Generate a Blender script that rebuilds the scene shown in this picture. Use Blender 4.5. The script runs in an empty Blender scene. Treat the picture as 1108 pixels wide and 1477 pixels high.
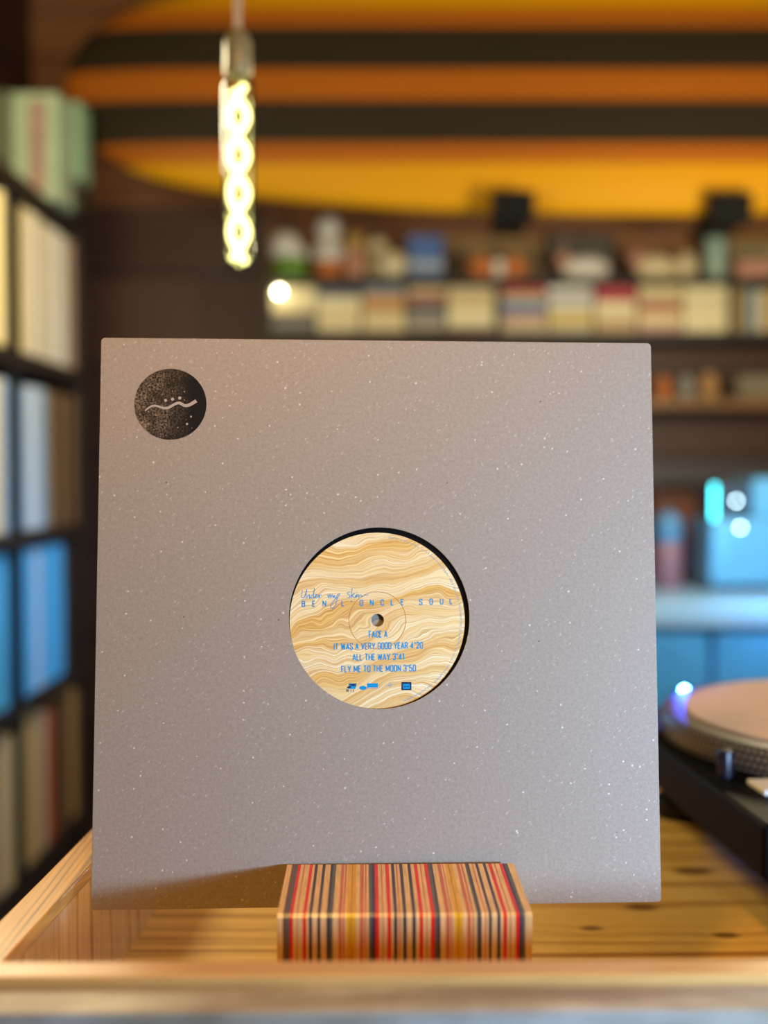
import bpy, bmesh, math, random
from mathutils import Vector, Matrix, Euler
random.seed(7)
PI = math.pi
S = bpy.context.scene
COL = S.collection

# ------------------------------------------------------------------ camera
CZ = 1.15                                   # lens height above the room floor
PITCH = math.atan(54 / 1600)
cam = bpy.data.cameras.new('camera')
cam.sensor_fit = 'VERTICAL'; cam.sensor_height = 36.0
cam.lens = 36.0 * 1600 / 1477
cam.clip_start = 0.02
cam.dof.use_dof = True
cam.dof.focus_distance = 0.615
cam.dof.aperture_fstop = 2.75
cam_o = bpy.data.objects.new('camera', cam); COL.objects.link(cam_o)
cam_o.location = (0, 0, CZ); cam_o.rotation_euler = (PI / 2 - PITCH, 0, 0)
S.camera = cam_o

# ------------------------------------------------------------------ colour management
S.view_settings.view_transform = 'Standard'; S.view_settings.look = 'None'
S.view_settings.gamma = 1.0; S.view_settings.use_curve_mapping = False
S.view_settings.exposure = 0.22

def lin(c):
    return tuple((v / 12.92 if v <= 0.04045 else ((v + 0.055) / 1.055) ** 2.4) for v in (x / 255 for x in c))

# ------------------------------------------------------------------ world
world = bpy.data.worlds.new('world'); S.world = world; world.use_nodes = True
bg = world.node_tree.nodes['Background']
bg.inputs[0].default_value = (0.75, 0.85, 1.0, 1); bg.inputs[1].default_value = 0.3

# ------------------------------------------------------------------ lights of the room and added fills
def area(name, loc, target, sx, sy, power, col):
    l = bpy.data.lights.new(name, 'AREA'); l.shape = 'RECTANGLE'; l.size = sx; l.size_y = sy
    l.energy = power; l.color = col
    o = bpy.data.objects.new(name, l); COL.objects.link(o); o.location = loc
    o.rotation_euler = (Vector(target) - Vector(loc)).to_track_quat('-Z', 'Y').to_euler()
    return o
def point(name, loc, power, col, r=0.04):
    l = bpy.data.lights.new(name, 'POINT'); l.energy = power; l.color = col; l.shadow_soft_size = r
    o = bpy.data.objects.new(name, l); COL.objects.link(o); o.location = loc
    return o
WARM = (1.0, 0.87, 0.55); AMBER = (1.0, 0.54, 0.12); DAY = (0.47, 0.67, 1.0)
WIN_Y0, WIN_Y1, WIN_Z0, WIN_Z1 = -0.76, -0.16, 1.06, 1.28
XR = 2.30; XW = 1.40; YW = 1.60               # the right wall stands closer beside the counter, with the window in it
area('window_daylight', (XW - 0.03, (WIN_Y0 + WIN_Y1) / 2, (WIN_Z0 + WIN_Z1) / 2), (0, 0.65, 1.0), 0.58, 0.21, 12, DAY)
point('added_cool_fill', (0.46, 0.25, 1.00), 17, (0.38, 0.62, 1.0), 0.025)  # added cool fill for the sleeve, no such lamp is known
point('added_blue_shelf_fill', (-0.30, 2.40, 0.86), 4.0, (0.08, 0.50, 1.0), 0.03)  # unseen blue fill, added to tint the lower record rows
point('hanging_lamp_near', (-0.06, 0.30, 1.60), 9.6, AMBER, 0.04)
point('hanging_lamp_right', (0.92, 2.05, 1.50), 32, WARM, 0.12)
point('hanging_lamp_left', (-0.56, 1.55, 1.72), 30, WARM, 0.12)

# ------------------------------------------------------------------ mesh helpers
def at(px, py, Y):
    """point of the room that lies Y metres ahead, measured off the photograph"""
    c, s = math.cos(PITCH), math.sin(PITCH)
    u = -(py - 738.5) / 1600; v = (px - 554) / 1600
    d = Vector((v, c + s * u, -s + c * u))
    d *= Y / d.y
    return Vector((d.x, d.y, d.z + CZ))

def box(bm, x0, x1, y0, y1, z0, z1, mi=0):
    vs = [bm.verts.new((x, y, z)) for x in (x0, x1) for y in (y0, y1) for z in (z0, z1)]
    fs = []
    for f in ((0, 1, 3, 2), (4, 6, 7, 5), (0, 4, 5, 1), (2, 3, 7, 6), (0, 2, 6, 4), (1, 5, 7, 3)):
        fa = bm.faces.new([vs[i] for i in f]); fa.material_index = mi; fs.append(fa)
    return vs
def lathe(bm, prof, cx=0, cy=0, cz=0, n=32, sx=1.0, sy=1.0):
    rings = []
    for r, z in prof:
        if r < 1e-6: rings.append([bm.verts.new((cx, cy, cz + z))])
        else: rings.append([bm.verts.new((cx + sx * r * math.cos(2 * PI * k / n), cy + sy * r * math.sin(2 * PI * k / n), cz + z)) for k in range(n)])
    for a, b in zip(rings, rings[1:]):
        for k in range(n):
            j = (k + 1) % n
            if len(a) == 1 and len(b) == 1: continue
            if len(a) == 1: bm.faces.new((a[0], b[j], b[k]))
            elif len(b) == 1: bm.faces.new((a[k], a[j], b[0]))
            else: bm.faces.new((a[k], a[j], b[j], b[k]))
    for ring, flip in ((rings[0], True), (rings[-1], False)):
        if len(ring) > 1: bm.faces.new(ring[::-1] if flip else ring)
def ball(bm, c, rx, ry=None, rz=None, n=20, m=12):
    ry = rx if ry is None else ry; rz = rx if rz is None else rz
    prof = [(math.sin(PI * i / m), -rz * math.cos(PI * i / m)) for i in range(m + 1)]
    lathe(bm, prof, c[0], c[1], c[2], n, rx, ry)
def tube(bm, pts, r, n=8, caps=True):
    pts = [Vector(p) for p in pts]; rings = []
    up = None
    for i, p in enumerate(pts):
        t = (pts[min(i + 1, len(pts) - 1)] - pts[max(i - 1, 0)]).normalized()
        if up is None: up = t.orthogonal().normalized()
        up = (up - t * up.dot(t)).normalized(); w = t.cross(up)
        rr = r[i] if isinstance(r, (list, tuple)) else r
        rings.append([bm.verts.new(p + rr * (up * math.cos(2 * PI * k / n) + w * math.sin(2 * PI * k / n))) for k in range(n)])
    for a, b in zip(rings, rings[1:]):
        for k in range(n): bm.faces.new((a[k], a[(k + 1) % n], b[(k + 1) % n], b[k]))
    if caps: bm.faces.new(rings[0][::-1]); bm.faces.new(rings[-1])
def ribbon(bm, pts, w, y=0.0):
    """flat stroke of ink in the local XZ plane"""
    P = [Vector((p[0], p[1])) for p in pts]
    if len(P) < 2: return
    L, R = [], []
    for i, p in enumerate(P):
        if i == 0: d = (P[1] - P[0]).normalized(); n = Vector((-d.y, d.x)); k = 1
        elif i == len(P) - 1: d = (P[-1] - P[-2]).normalized(); n = Vector((-d.y, d.x)); k = 1
        else:
            a = (P[i] - P[i - 1]).normalized(); b = (P[i + 1] - P[i]).normalized()
            t = (a + b)
            t = t.normalized() if t.length > 1e-4 else a
            n = Vector((-t.y, t.x)); k = 1 / max(0.55, n.dot(Vector((-a.y, a.x))))
        ww = w[i] if isinstance(w, (list, tuple)) else w
        L.append(bm.verts.new((p.x + n.x * ww / 2 * k, y, p.y + n.y * ww / 2 * k)))
        R.append(bm.verts.new((p.x - n.x * ww / 2 * k, y, p.y - n.y * ww / 2 * k)))
    for i in range(len(P) - 1): bm.faces.new((R[i], R[i + 1], L[i + 1], L[i]))
def disc(bm, cx, cz, rx, rz=None, y=0.0, n=48):
    rz = rx if rz is None else rz
    bm.faces.new([bm.verts.new((cx + rx * math.cos(2 * PI * k / n), y, cz + rz * math.sin(2 * PI * k / n))) for k in range(n)])
def rect(bm, x0, x1, z0, z1, y=0.0):
    bm.faces.new([bm.verts.new(v) for v in ((x0, y, z0), (x1, y, z0), (x1, y, z1), (x0, y, z1))])
def catmull(P, k=8, closed=False):
    P = [Vector(p) for p in P]; out = []; n = len(P)
    for i in range(n - 1):
        p0, p1, p2, p3 = P[max(i - 1, 0)], P[i], P[i + 1], P[min(i + 2, n - 1)]
        for j in range(k):
            t = j / k
            out.append(0.5 * ((2 * p1) + (p2 - p0) * t + (2 * p0 - 5 * p1 + 4 * p2 - p3) * t * t + (3 * p1 - p0 - 3 * p2 + p3) * t ** 3))
    out.append(P[-1]); return out

def obj(name, bm, mats, parent=None, smooth=False, bevel=0.0, seg=2, recalc=True):
    me = bpy.data.meshes.new(name)
    if recalc: bmesh.ops.recalc_face_normals(bm, faces=bm.faces)
    bm.to_mesh(me); bm.free()
    for m in (mats if isinstance(mats, (list, tuple)) else [mats]): me.materials.append(m)
    if smooth:
        for p in me.polygons: p.use_smooth = True
        try: me.set_sharp_from_angle(angle=math.radians(40))
        except Exception: pass
    o = bpy.data.objects.new(name, me); COL.objects.link(o)
    if parent: o.parent = parent
    if bevel:
        md = o.modifiers.new('bevel', 'BEVEL'); md.width = bevel; md.segments = seg; md.limit_method = 'ANGLE'
    return o
def tag(o, label, cat, group=None, kind=None):
    o['label'] = label; o['category'] = cat
    if group: o['group'] = group
    if kind: o['kind'] = kind
    return o
def thing(name, label, cat, loc=(0, 0, 0), rot=(0, 0, 0), group=None):
    o = bpy.data.objects.new(name, None); COL.objects.link(o); o.empty_display_size = 0.05
    o.location = loc; o.rotation_euler = rot
    return tag(o, label, cat, group)
def struct(o):
    o['kind'] = 'structure'; return o
def B(): return bmesh.new()
def bx(*a):
    bm = bmesh.new(); box(bm, *a); return bm
def ordinal(n):
    return f"{n}{'th' if 10 <= n % 100 <= 20 else {1: 'st', 2: 'nd', 3: 'rd'}.get(n % 10, 'th')}"

# ------------------------------------------------------------------ materials
def mat(name, col, rough=0.6, spec=0.5, metal=0.0, coat=0.0, var=0.0, vscale=40, bump=0.0, bscale=200):
    m = bpy.data.materials.new(name); m.use_nodes = True
    nt = m.node_tree; p = nt.nodes['Principled BSDF']
    p.inputs['Base Color'].default_value = (*col, 1); p.inputs['Roughness'].default_value = rough
    p.inputs['Specular IOR Level'].default_value = spec; p.inputs['Metallic'].default_value = metal
    p.inputs['Coat Weight'].default_value = coat
    if var or bump:
        tc = nt.nodes.new('ShaderNodeTexCoord')
        if var:
            n = nt.nodes.new('ShaderNodeTexNoise'); n.inputs['Scale'].default_value = vscale; n.inputs['Detail'].default_value = 4
            nt.links.new(tc.outputs['Object'], n.inputs['Vector'])
            r = nt.nodes.new('ShaderNodeValToRGB')
            r.color_ramp.elements[0].position = 0.3; r.color_ramp.elements[1].position = 0.7
            r.color_ramp.elements[0].color = (*[c * (1 - var) for c in col], 1)
            r.color_ramp.elements[1].color = (*[min(1, c * (1 + var)) for c in col], 1)
            nt.links.new(n.outputs['Fac'], r.inputs['Fac']); nt.links.new(r.outputs['Color'], p.inputs['Base Color'])
        if bump:
            n = nt.nodes.new('ShaderNodeTexNoise'); n.inputs['Scale'].default_value = bscale
            nt.links.new(tc.outputs['Object'], n.inputs['Vector'])
            b = nt.nodes.new('ShaderNodeBump'); b.inputs['Strength'].default_value = bump; b.inputs['Distance'].default_value = 0.001
            nt.links.new(n.outputs['Fac'], b.inputs['Height']); nt.links.new(b.outputs['Normal'], p.inputs['Normal'])
    return m
def emit(name, col, strength):
    m = bpy.data.materials.new(name); m.use_nodes = True; nt = m.node_tree
    nt.nodes.remove(nt.nodes['Principled BSDF'])
    e = nt.nodes.new('ShaderNodeEmission'); e.inputs[0].default_value = (*col, 1); e.inputs[1].default_value = strength
    nt.links.new(e.outputs[0], nt.nodes['Material Output'].inputs[0]); return m
class NT:
    """tiny node builder"""
    def __init__(s, name):
        s.m = bpy.data.materials.new(name); s.m.use_nodes = True; s.t = s.m.node_tree; s.p = s.t.nodes['Principled BSDF']
        s.tc = s.t.nodes.new('ShaderNodeTexCoord').outputs['Object']
    def _in(s, sock, v):
        if hasattr(v, 'links') or isinstance(v, bpy.types.NodeSocket): s.t.links.new(v, sock)
        elif v is not None: sock.default_value = v
    def math(s, op, a, b=None, c=None):
        n = s.t.nodes.new('ShaderNodeMath'); n.operation = op
        s._in(n.inputs[0], a); s._in(n.inputs[1], b)
        if c is not None: s._in(n.inputs[2], c)
        return n.outputs[0]
    def xyz(s, v=None):
        n = s.t.nodes.new('ShaderNodeSeparateXYZ'); s._in(n.inputs[0], v or s.tc); return n.outputs
    def comb(s, x=0.0, y=0.0, z=0.0):
        n = s.t.nodes.new('ShaderNodeCombineXYZ')
        for i, v in enumerate((x, y, z)): s._in(n.inputs[i], v)
        return n.outputs[0]
    def noise(s, v, scale, detail=3, rough=0.5, dist=0.0):
        n = s.t.nodes.new('ShaderNodeTexNoise'); s._in(n.inputs['Vector'], v); n.inputs['Scale'].default_value = scale
        n.inputs['Detail'].default_value = detail; n.inputs['Roughness'].default_value = rough; n.inputs['Distortion'].default_value = dist
        return n.outputs['Fac']
    def voro(s, v, scale):
        n = s.t.nodes.new('ShaderNodeTexVoronoi'); s._in(n.inputs['Vector'], v); n.inputs['Scale'].default_value = scale
        return n.outputs['Distance'], n.outputs['Color']
    def ramp(s, f, stops, interp='LINEAR'):
        n = s.t.nodes.new('ShaderNodeValToRGB'); cr = n.color_ramp; cr.interpolation = interp
        while len(cr.elements) < len(stops): cr.elements.new(0.5)
        for e, (p, c) in zip(cr.elements, stops): e.position = p; e.color = (*c, 1)
        s._in(n.inputs[0], f); return n.outputs[0]
    def mix(s, f, a, b):
        n = s.t.nodes.new('ShaderNodeMix'); n.data_type = 'RGBA'
        s._in(n.inputs[0], f)
        for k, v in ((6, a), (7, b)):
            s._in(n.inputs[k], (*v, 1) if isinstance(v, tuple) else v)
        return n.outputs[2]
    def bump(s, h, st=0.3, dist=0.001):
        n = s.t.nodes.new('ShaderNodeBump'); n.inputs['Strength'].default_value = st; n.inputs['Distance'].default_value = dist
        s._in(n.inputs['Height'], h); s.t.links.new(n.outputs[0], s.p.inputs['Normal'])
    def out(s, col, rough=0.5, coat=0.0, spec=0.5, coat_rough=0.1):
        s._in(s.p.inputs['Base Color'], col); s._in(s.p.inputs['Roughness'], rough)
        s.p.inputs['Coat Weight'].default_value = coat; s.p.inputs['Coat Roughness'].default_value = coat_rough
        s.p.inputs['Specular IOR Level'].default_value = spec
        return s.m

def wood(name, light, dark, along='X', across=('Y', 'Z'), freq=90, warp=1.0, rough=0.4, coat=0.0, fine=True, knots=(), sharp=(0.35, 0.8)):
    """grain lines running along one axis, bending round knots"""
    g = NT(name); x = g.xyz(); ax = {'X': x[0], 'Y': x[1], 'Z': x[2]}
    l, a, b = ax[along], ax[across[0]], ax[across[1]]
    base = g.comb(g.math('MULTIPLY', l, 3.0), g.math('MULTIPLY', a, 14.0), g.math('MULTIPLY', b, 14.0))
    w = g.noise(base, 1.0, 2)
    ph = g.math('ADD', g.math('ADD', g.math('MULTIPLY', a, freq), g.math('MULTIPLY', b, freq * 0.35)), g.math('MULTIPLY', w, 9.0 * warp))
    kmask = None
    for kx, ky, kr in knots:
        dx = g.math('MULTIPLY', g.math('SUBTRACT', l, kx), 0.5); dy = g.math('SUBTRACT', a, ky)
        r = g.math('SQRT', g.math('ADD', g.math('MULTIPLY', dx, dx), g.math('MULTIPLY', dy, dy)))
        e = g.math('EXPONENT', g.math('MULTIPLY', g.math('DIVIDE', r, kr * 2.4), -1.0))
        ph = g.math('ADD', ph, g.math('MULTIPLY', e, 3.2))
        k = g.math('SUBTRACT', 1.0, g.math('DIVIDE', r, kr))
        k = g.math('MAXIMUM', k, 0.0)
        kmask = k if kmask is None else g.math('MAXIMUM', kmask, k)
    gn = g.noise(g.comb(g.math('MULTIPLY', l, 1.2), g.math('MULTIPLY', ph, 0.27), 0.0), 1.0, 3, 0.55)
    sn = g.math('MINIMUM', g.math('MAXIMUM', g.math('MULTIPLY_ADD', gn, 3.2, -1.05), 0.0), 1.0)
    mid = tuple((p * 0.75 + q * 0.25) for p, q in zip(light, dark))
    c = g.ramp(sn, [(0.0, light), (sharp[0], mid), (sharp[1], dark), (1.0, tuple(v * 0.9 for v in dark))])
    broad = g.noise(g.comb(g.math('MULTIPLY', l, 2.0), g.math('MULTIPLY', a, 9.0), g.math('MULTIPLY', b, 9.0)), 1.3, 3)
    c = g.mix(g.math('MULTIPLY', broad, 0.4), c, light)
    if fine:
        f = g.noise(g.comb(g.math('MULTIPLY', l, 25.0), g.math('MULTIPLY', a, 600.0), g.math('MULTIPLY', b, 600.0)), 1.0, 3)
        c = g.mix(g.math('MULTIPLY', g.math('SUBTRACT', f, 0.42), 0.9), c, tuple(v * 0.6 for v in dark))
    if kmask is not None:
        c = g.mix(g.math('MINIMUM', g.math('MULTIPLY', kmask, 1.6), 0.85), c, tuple(v * 0.35 for v in dark))
    g.bump(sn, 0.08, 0.0006)
    return g.out(c, rough, coat)

PINE_L, PINE_D = lin((214, 152, 66)), lin((150, 84, 26))
M_floor_pine = wood('pine_floor', lin((255, 204, 104)), lin((176, 106, 32)), 'X', ('Y', 'Z'), 420, 0.9, 0.38, 0.25, sharp=(0.55, 0.95),
                    knots=[(0.184, 0.283, 0.008), (0.1414, 0.246, 0.005), (0.2297, 0.2345, 0.006), (0.241, 0.355, 0.010)])
M_rail = wood('pine_rail', lin((230, 182, 108)), lin((146, 94, 44)), 'X', ('Y', 'Z'), 900, 1.2, 0.35, 0.3, sharp=(0.7, 0.96))
M_rail_y = wood('pine_rail_side', lin((232, 176, 84)), lin((104, 58, 18)), 'Y', ('X', 'Z'), 900, 1.4, 0.3, 0.3, sharp=(0.6, 0.95))
M_side = wood('varnished_side_board', lin((214, 176, 140)), lin((120, 68, 36)), 'Z', ('Y', 'X'), 330, 1.8, 0.2, 1.0, sharp=(0.72, 0.96))
M_shelfwood = wood('shelf_board_wood', lin((176, 128, 72)), lin((120, 78, 40)), 'X', ('Z', 'Y'), 120, 1, 0.5)

def weathered():
    g = NT('weathered_grey_board'); x = g.xyz()
    n1 = g.noise(g.comb(g.math('MULTIPLY', x[0], 10.0), g.math('MULTIPLY', x[1], 60.0), g.math('MULTIPLY', x[2], 90.0)), 1.0, 5, 0.6, 0.6)
    n2 = g.noise(g.comb(g.math('MULTIPLY', x[0], 30.0), 0.0, g.math('MULTIPLY', x[2], 30.0)), 0.8, 3)
    c = g.ramp(n1, [(0.25, lin((126, 112, 90))), (0.5, lin((172, 163, 143))), (0.7, lin((204, 200, 188)))])
    c = g.mix(g.math('MULTIPLY', g.math('SUBTRACT', n2, 0.45), 1.6), c, lin((122, 108, 92)))
    g.bump(n1, 0.3, 0.001); return g.out(c, 0.55)
M_grey = weathered()

def planks(name, light, dark, step=0.14):
    g = NT(name); x = g.xyz()
    row = g.math('FLOOR', g.math('DIVIDE', x[2], step))
    n = g.noise(g.comb(g.math('MULTIPLY', x[0], 2.0), g.math('MULTIPLY', row, 7.3), g.math('MULTIPLY', x[2], 30.0)), 1.2, 4)
    tone = g.noise(g.comb(g.math('MULTIPLY', row, 3.7), 0.3, 0.2), 1.0, 0)
    c = g.ramp(g.math('MULTIPLY_ADD', tone, 0.6, g.math('MULTIPLY', n, 0.5)), [(0.3, dark), (0.75, light)])
    fr = g.math('FRACT', g.math('DIVIDE', x[2], step))
    gap = g.math('LESS_THAN', fr, 0.05)
    c = g.mix(gap, c, tuple(v * 0.25 for v in dark))
    return g.out(c, 0.55)
M_wall = planks('brown_plank_wall', lin((182, 122, 70)), lin((130, 82, 44)))
M_dark_panel = planks('dark_panel_wall', lin((92, 60, 44)), lin((58, 36, 28)), 0.3)
M_black = mat('black_paint', lin((24, 22, 20)), 0.45, var=0.2)
M_matt_black = mat('matt_black_steel', lin((14, 14, 13)), 0.7, 0.2)
M_shelf_black = mat('black_stained_wood', lin((36, 29, 24)), 0.5, var=0.25, vscale=15)
M_ceiling = mat('ceiling_boards', lin((120, 84, 56)), 0.7, var=0.2, vscale=6)
M_roomfloor = mat('dark_floorboards', lin((90, 66, 46)), 0.5, var=0.25, vscale=5)
M_plaster = mat('beige_plaster', lin((170, 150, 128)), 0.8, var=0.06, vscale=10)

def sleeve_board(name, edge=False):
    g = NT(name); x = g.xyz()
    v = g.comb(x[0], 0.0, x[2])
    mott = g.noise(v, 480, 5, 0.7); fib = g.noise(g.comb(x[0], 0.0, x[2]), 900, 2)
    c = g.ramp(g.math('MULTIPLY_ADD', mott, 0.6, g.math('MULTIPLY', fib, 0.4)), [(0.30, lin((146, 134, 117))), (0.70, lin((174, 161, 142)))])
    wv = g.comb(g.math('ADD', x[0], g.math('MULTIPLY', fib, 0.0008)), 0.0, x[2])
    d, cc = g.voro(wv, 230); r = g.xyz(cc)
    size = g.math('MULTIPLY_ADD', g.math('MULTIPLY', r[1], r[1]), 0.11, 0.025)
    m = g.math('MULTIPLY', g.math('LESS_THAN', d, size), g.math('GREATER_THAN', r[0], 0.55))
    c = g.mix(g.math('MULTIPLY', m, 0.5), c, lin((246, 240, 226)))
    d2, cc2 = g.voro(g.comb(g.math('ADD', x[0], 0.37), 0.0, g.math('MULTIPLY', x[2], 1.0)), 95); r2 = g.xyz(cc2)
    m2 = g.math('MULTIPLY', g.math('LESS_THAN', d2, g.math('MULTIPLY_ADD', r2[1], 0.035, 0.01)), g.math('GREATER_THAN', r2[0], 0.7))
    c = g.mix(g.math('MULTIPLY', m2, 0.8), c, lin((70, 56, 48)))
    d3, cc3 = g.voro(g.comb(g.math('MULTIPLY', g.math('ADD', x[0], x[2]), 0.35), 0.0, g.math('SUBTRACT', x[0], x[2])), 420); r3 = g.xyz(cc3)
    m3 = g.math('MULTIPLY', g.math('LESS_THAN', d3, 0.18), g.math('GREATER_THAN', r3[0], 0.72))
    c = g.mix(g.math('MULTIPLY', m3, 0.32), c, lin((226, 216, 202)))
    g.bump(fib, 0.12, 0.0004)
    return g.out(c, 0.62, 0.0, 0.35)
M_sleeve = sleeve_board('recycled_greyboard')
M_sleeve_in = mat('greyboard_inside', lin((150, 150, 150)), 0.8)
M_vinyl = mat('black_vinyl', lin((9, 9, 10)), 0.28)

def agate():
    g = NT('agate_print'); x = g.xyz()
    v = g.comb(x[0], 0.0, x[2])
    w1 = g.noise(v, 22, 1, 0.4); w2 = g.noise(v, 75, 1, 0.4)
    band = g.noise(g.comb(g.math('MULTIPLY', x[0], 10.0), 0.0, g.math('MULTIPLY', x[2], 60.0)), 1.0, 2)
    y = g.math('ADD', x[2], g.math('ADD', g.math('MULTIPLY', g.math('SUBTRACT', w1, 0.5), 0.040), g.math('MULTIPLY', g.math('MULTIPLY', g.math('SUBTRACT', w2, 0.5), band), 0.016)))
    y = g.math('ADD', y, g.math('MULTIPLY', x[0], -0.22))
    n = g.noise(g.comb(g.math('MULTIPLY', x[0], 6.0), 0.0, g.math('MULTIPLY', y, 900.0)), 1.0, 3, 0.6)
    b = g.noise(g.comb(g.math('MULTIPLY', x[0], 3.0), 3.1, g.math('MULTIPLY', y, 110.0)), 1.0, 2)
    c = g.ramp(n, [(0.30, lin((214, 168, 88))), (0.38, lin((242, 212, 138))), (0.48, lin((250, 232, 178))), (0.53, lin((214, 172, 98))), (0.57, lin((252, 238, 190))), (0.70, lin((255, 252, 230)))])
    c2 = g.ramp(n, [(0.32, lin((206, 150, 66))), (0.44, lin((238, 196, 104))), (0.52, lin((206, 148, 70))), (0.56, lin((240, 200, 114))), (0.7, lin((252, 228, 162)))])
    c = g.mix(g.ramp(b, [(0.42, (0, 0, 0)), (0.58, (1, 1, 1))]), c2, c)
    return g.out(c, 0.5, 0.0, 0.35)
M_agate = agate()
M_ink = mat('blue_ink', lin((14, 150, 208)), 0.6, 0.2)
M_ink_pale = mat('faded_blue_ink', lin((150, 170, 178)), 0.6)
M_ink_dark = mat('dark_blue_ink', lin((18, 40, 74)), 0.5)
M_ring = mat('pressed_ring', lin((196, 150, 84)), 0.45)
M_tan_line = mat('cut_out_ink', lin((176, 164, 148)), 0.7)
def emblem_mat():
    g = NT('worn_black_print'); x = g.xyz()
    v = g.comb(x[0], 0.0, x[2])
    n = g.noise(v, 900, 4, 0.7); big = g.noise(v, 130, 2)
    d, cc = g.voro(v, 900); r = g.xyz(cc)
    left = g.math('MULTIPLY_ADD', x[0], -40.0, 0.50)      # the rubbed side of the print
    left = g.math('MINIMUM', g.math('MAXIMUM', left, 0.0), 1.0)
    f = g.math('MULTIPLY', g.math('MULTIPLY', left, g.ramp(n, [(0.42, (0, 0, 0)), (0.62, (1, 1, 1))])), g.math('MULTIPLY_ADD', big, 2.2, -0.55))
    f = g.math('MINIMUM', g.math('MAXIMUM', f, 0.0), 0.75)
    sp = g.math('MULTIPLY', g.math('LESS_THAN', d, g.math('MULTIPLY', r[1], 0.38)), g.math('GREATER_THAN', g.math('ADD', r[0], g.math('MULTIPLY', left, 0.16)), 0.97))
    f = g.math('MAXIMUM', f, g.math('MULTIPLY', sp, 0.8))
    return g.out(g.mix(f, lin((26, 24, 20)), lin((170, 146, 116))), 0.7, 0.0, 0.15)
M_emblem = emblem_mat()

# ================================================================== THE ROOM
YB = 3.70; XL = -1.16; YF = -2.6; ZC = 2.75
def slab(name, *a, m=None): return struct(obj(name, bx(*a), m))
slab('floor', XL - 0.1, XR + 0.1, YF - 0.1, YB + 0.1, -0.08, 0, m=M_roomfloor)
slab('ceiling', XL - 0.1, XR + 0.1, YF - 0.1, YB + 0.1, ZC, ZC + 0.08, m=M_ceiling)
slab('wall_back', XL - 0.1, XR + 0.1, YB, YB + 0.1, 0, ZC, m=M_wall)
slab('wall_left', XL - 0.1, XL, YF - 0.1, YB, 0, ZC, m=M_dark_panel)
slab('wall_front', XL, XR + 0.1, YF - 0.1, YF, 0, ZC, m=M_plaster)
bm = B()
box(bm, XW, XW + 0.1, YF, WIN_Y0, 0, ZC); box(bm, XW, XW + 0.1, WIN_Y1, YW, 0, ZC)
box(bm, XW, XW + 0.1, WIN_Y0, WIN_Y1, 0, WIN_Z0); box(bm, XW, XW + 0.1, WIN_Y0, WIN_Y1, WIN_Z1, ZC)
box(bm, XW + 0.1, XR, YW - 0.1, YW, 0, ZC); box(bm, XR, XR + 0.1, YW - 0.1, YB, 0, ZC)
struct(obj('wall_right', bm, M_plaster))
bm = B(); t = 0.025
for a in ((WIN_Y0, WIN_Y0 + t, WIN_Z0, WIN_Z1), (WIN_Y1 - t, WIN_Y1, WIN_Z0, WIN_Z1), (WIN_Y0 + t, WIN_Y1 - t, WIN_Z0, WIN_Z0 + t), (WIN_Y0 + t, WIN_Y1 - t, WIN_Z1 - t, WIN_Z1)):
    box(bm, XW + 0.02, XW + 0.07, *a)
win = struct(obj('window_1', bm, M_shelf_black))
gl = bpy.data.materials.new('window_glass'); gl.use_nodes = True
gl.node_tree.nodes['Principled BSDF'].inputs['Transmission Weight'].default_value = 1.0
gl.node_tree.nodes['Principled BSDF'].inputs['Roughness'].default_value = 0.0
obj('pane', bx(XW + 0.043, XW + 0.047, WIN_Y0 + t, WIN_Y1 - t, WIN_Z0 + t, WIN_Z1 - t), gl, win)
# dark boarded panel behind the lower shelves on the right
z0 = at(0, 500, 3.66).z
z1 = at(0, 296, 3.66).z
slab('extra_dark_sheet', XL, -0.385, 3.675, 3.70, 0, z1, m=M_dark_panel)  # extra dark sheet that makes the lower left wall darker
slab('trim_1', 0.55, XR, 3.66, 3.70, 0, z0, m=M_dark_panel)

# ================================================================== THE COUNTER
ZF = CZ - 0.309                             # wooden top inside the rim
ZR = CZ - 0.226                             # top of the rim
ZRF = CZ - 0.200                            # the front edge stands a little higher
ctr = thing('counter', 'pine counter with raised rim, grey board front and the sleeve standing on it', 'counter', (0, 0.50, ZF))
W0, W1 = -0.20, 1.25
bm = bx(W0 + 0.012, W1, -0.051, 0.75, -0.03, 0); obj('counter_top', bm, M_floor_pine, ctr)
h = ZR - ZF
hf = ZRF - ZF
fr = bx(W0 - 0.4, W1, -0.0635, -0.049, 0, hf); o = obj('front_rail', fr, M_rail, ctr, bevel=0.0012); o.rotation_euler = (0, 0, 0.009)
gp = bx(W0 - 0.4, W1, -0.085, -0.0640, -0.62, hf - 0.0040)
o = obj('front_board', gp, M_grey, ctr, bevel=0.001); o.rotation_euler = (0, 0, 0.009)
# the left rim: cap strip over a varnished board, running back at a slight angle
def side(y0, y1, dz0, dz1, t0, t1):
    bm = B(); vs = box(bm, 0, 1, y0, y1, dz0, dz1)
    for v in vs:
        inner = -0.1775 + (v.co.y + 0.50 - 0.505) * 0.057
        v.co.x = inner - (t1 if v.co.x < 0.5 else t0)
    return bm
obj('side_board', side(-0.049, 0.74, 0, h - 0.008, 0, 0.0195), M_side, ctr)
obj('side_rail', side(-0.049, 0.74, h - 0.008, h, -0.0004, 0.0205), M_rail_y, ctr, bevel=0.001)
obj('base_cabinet', bx(-0.145, W1, 0.03, 0.72, -ZF, -0.03), M_shelf_black, ctr)

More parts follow.
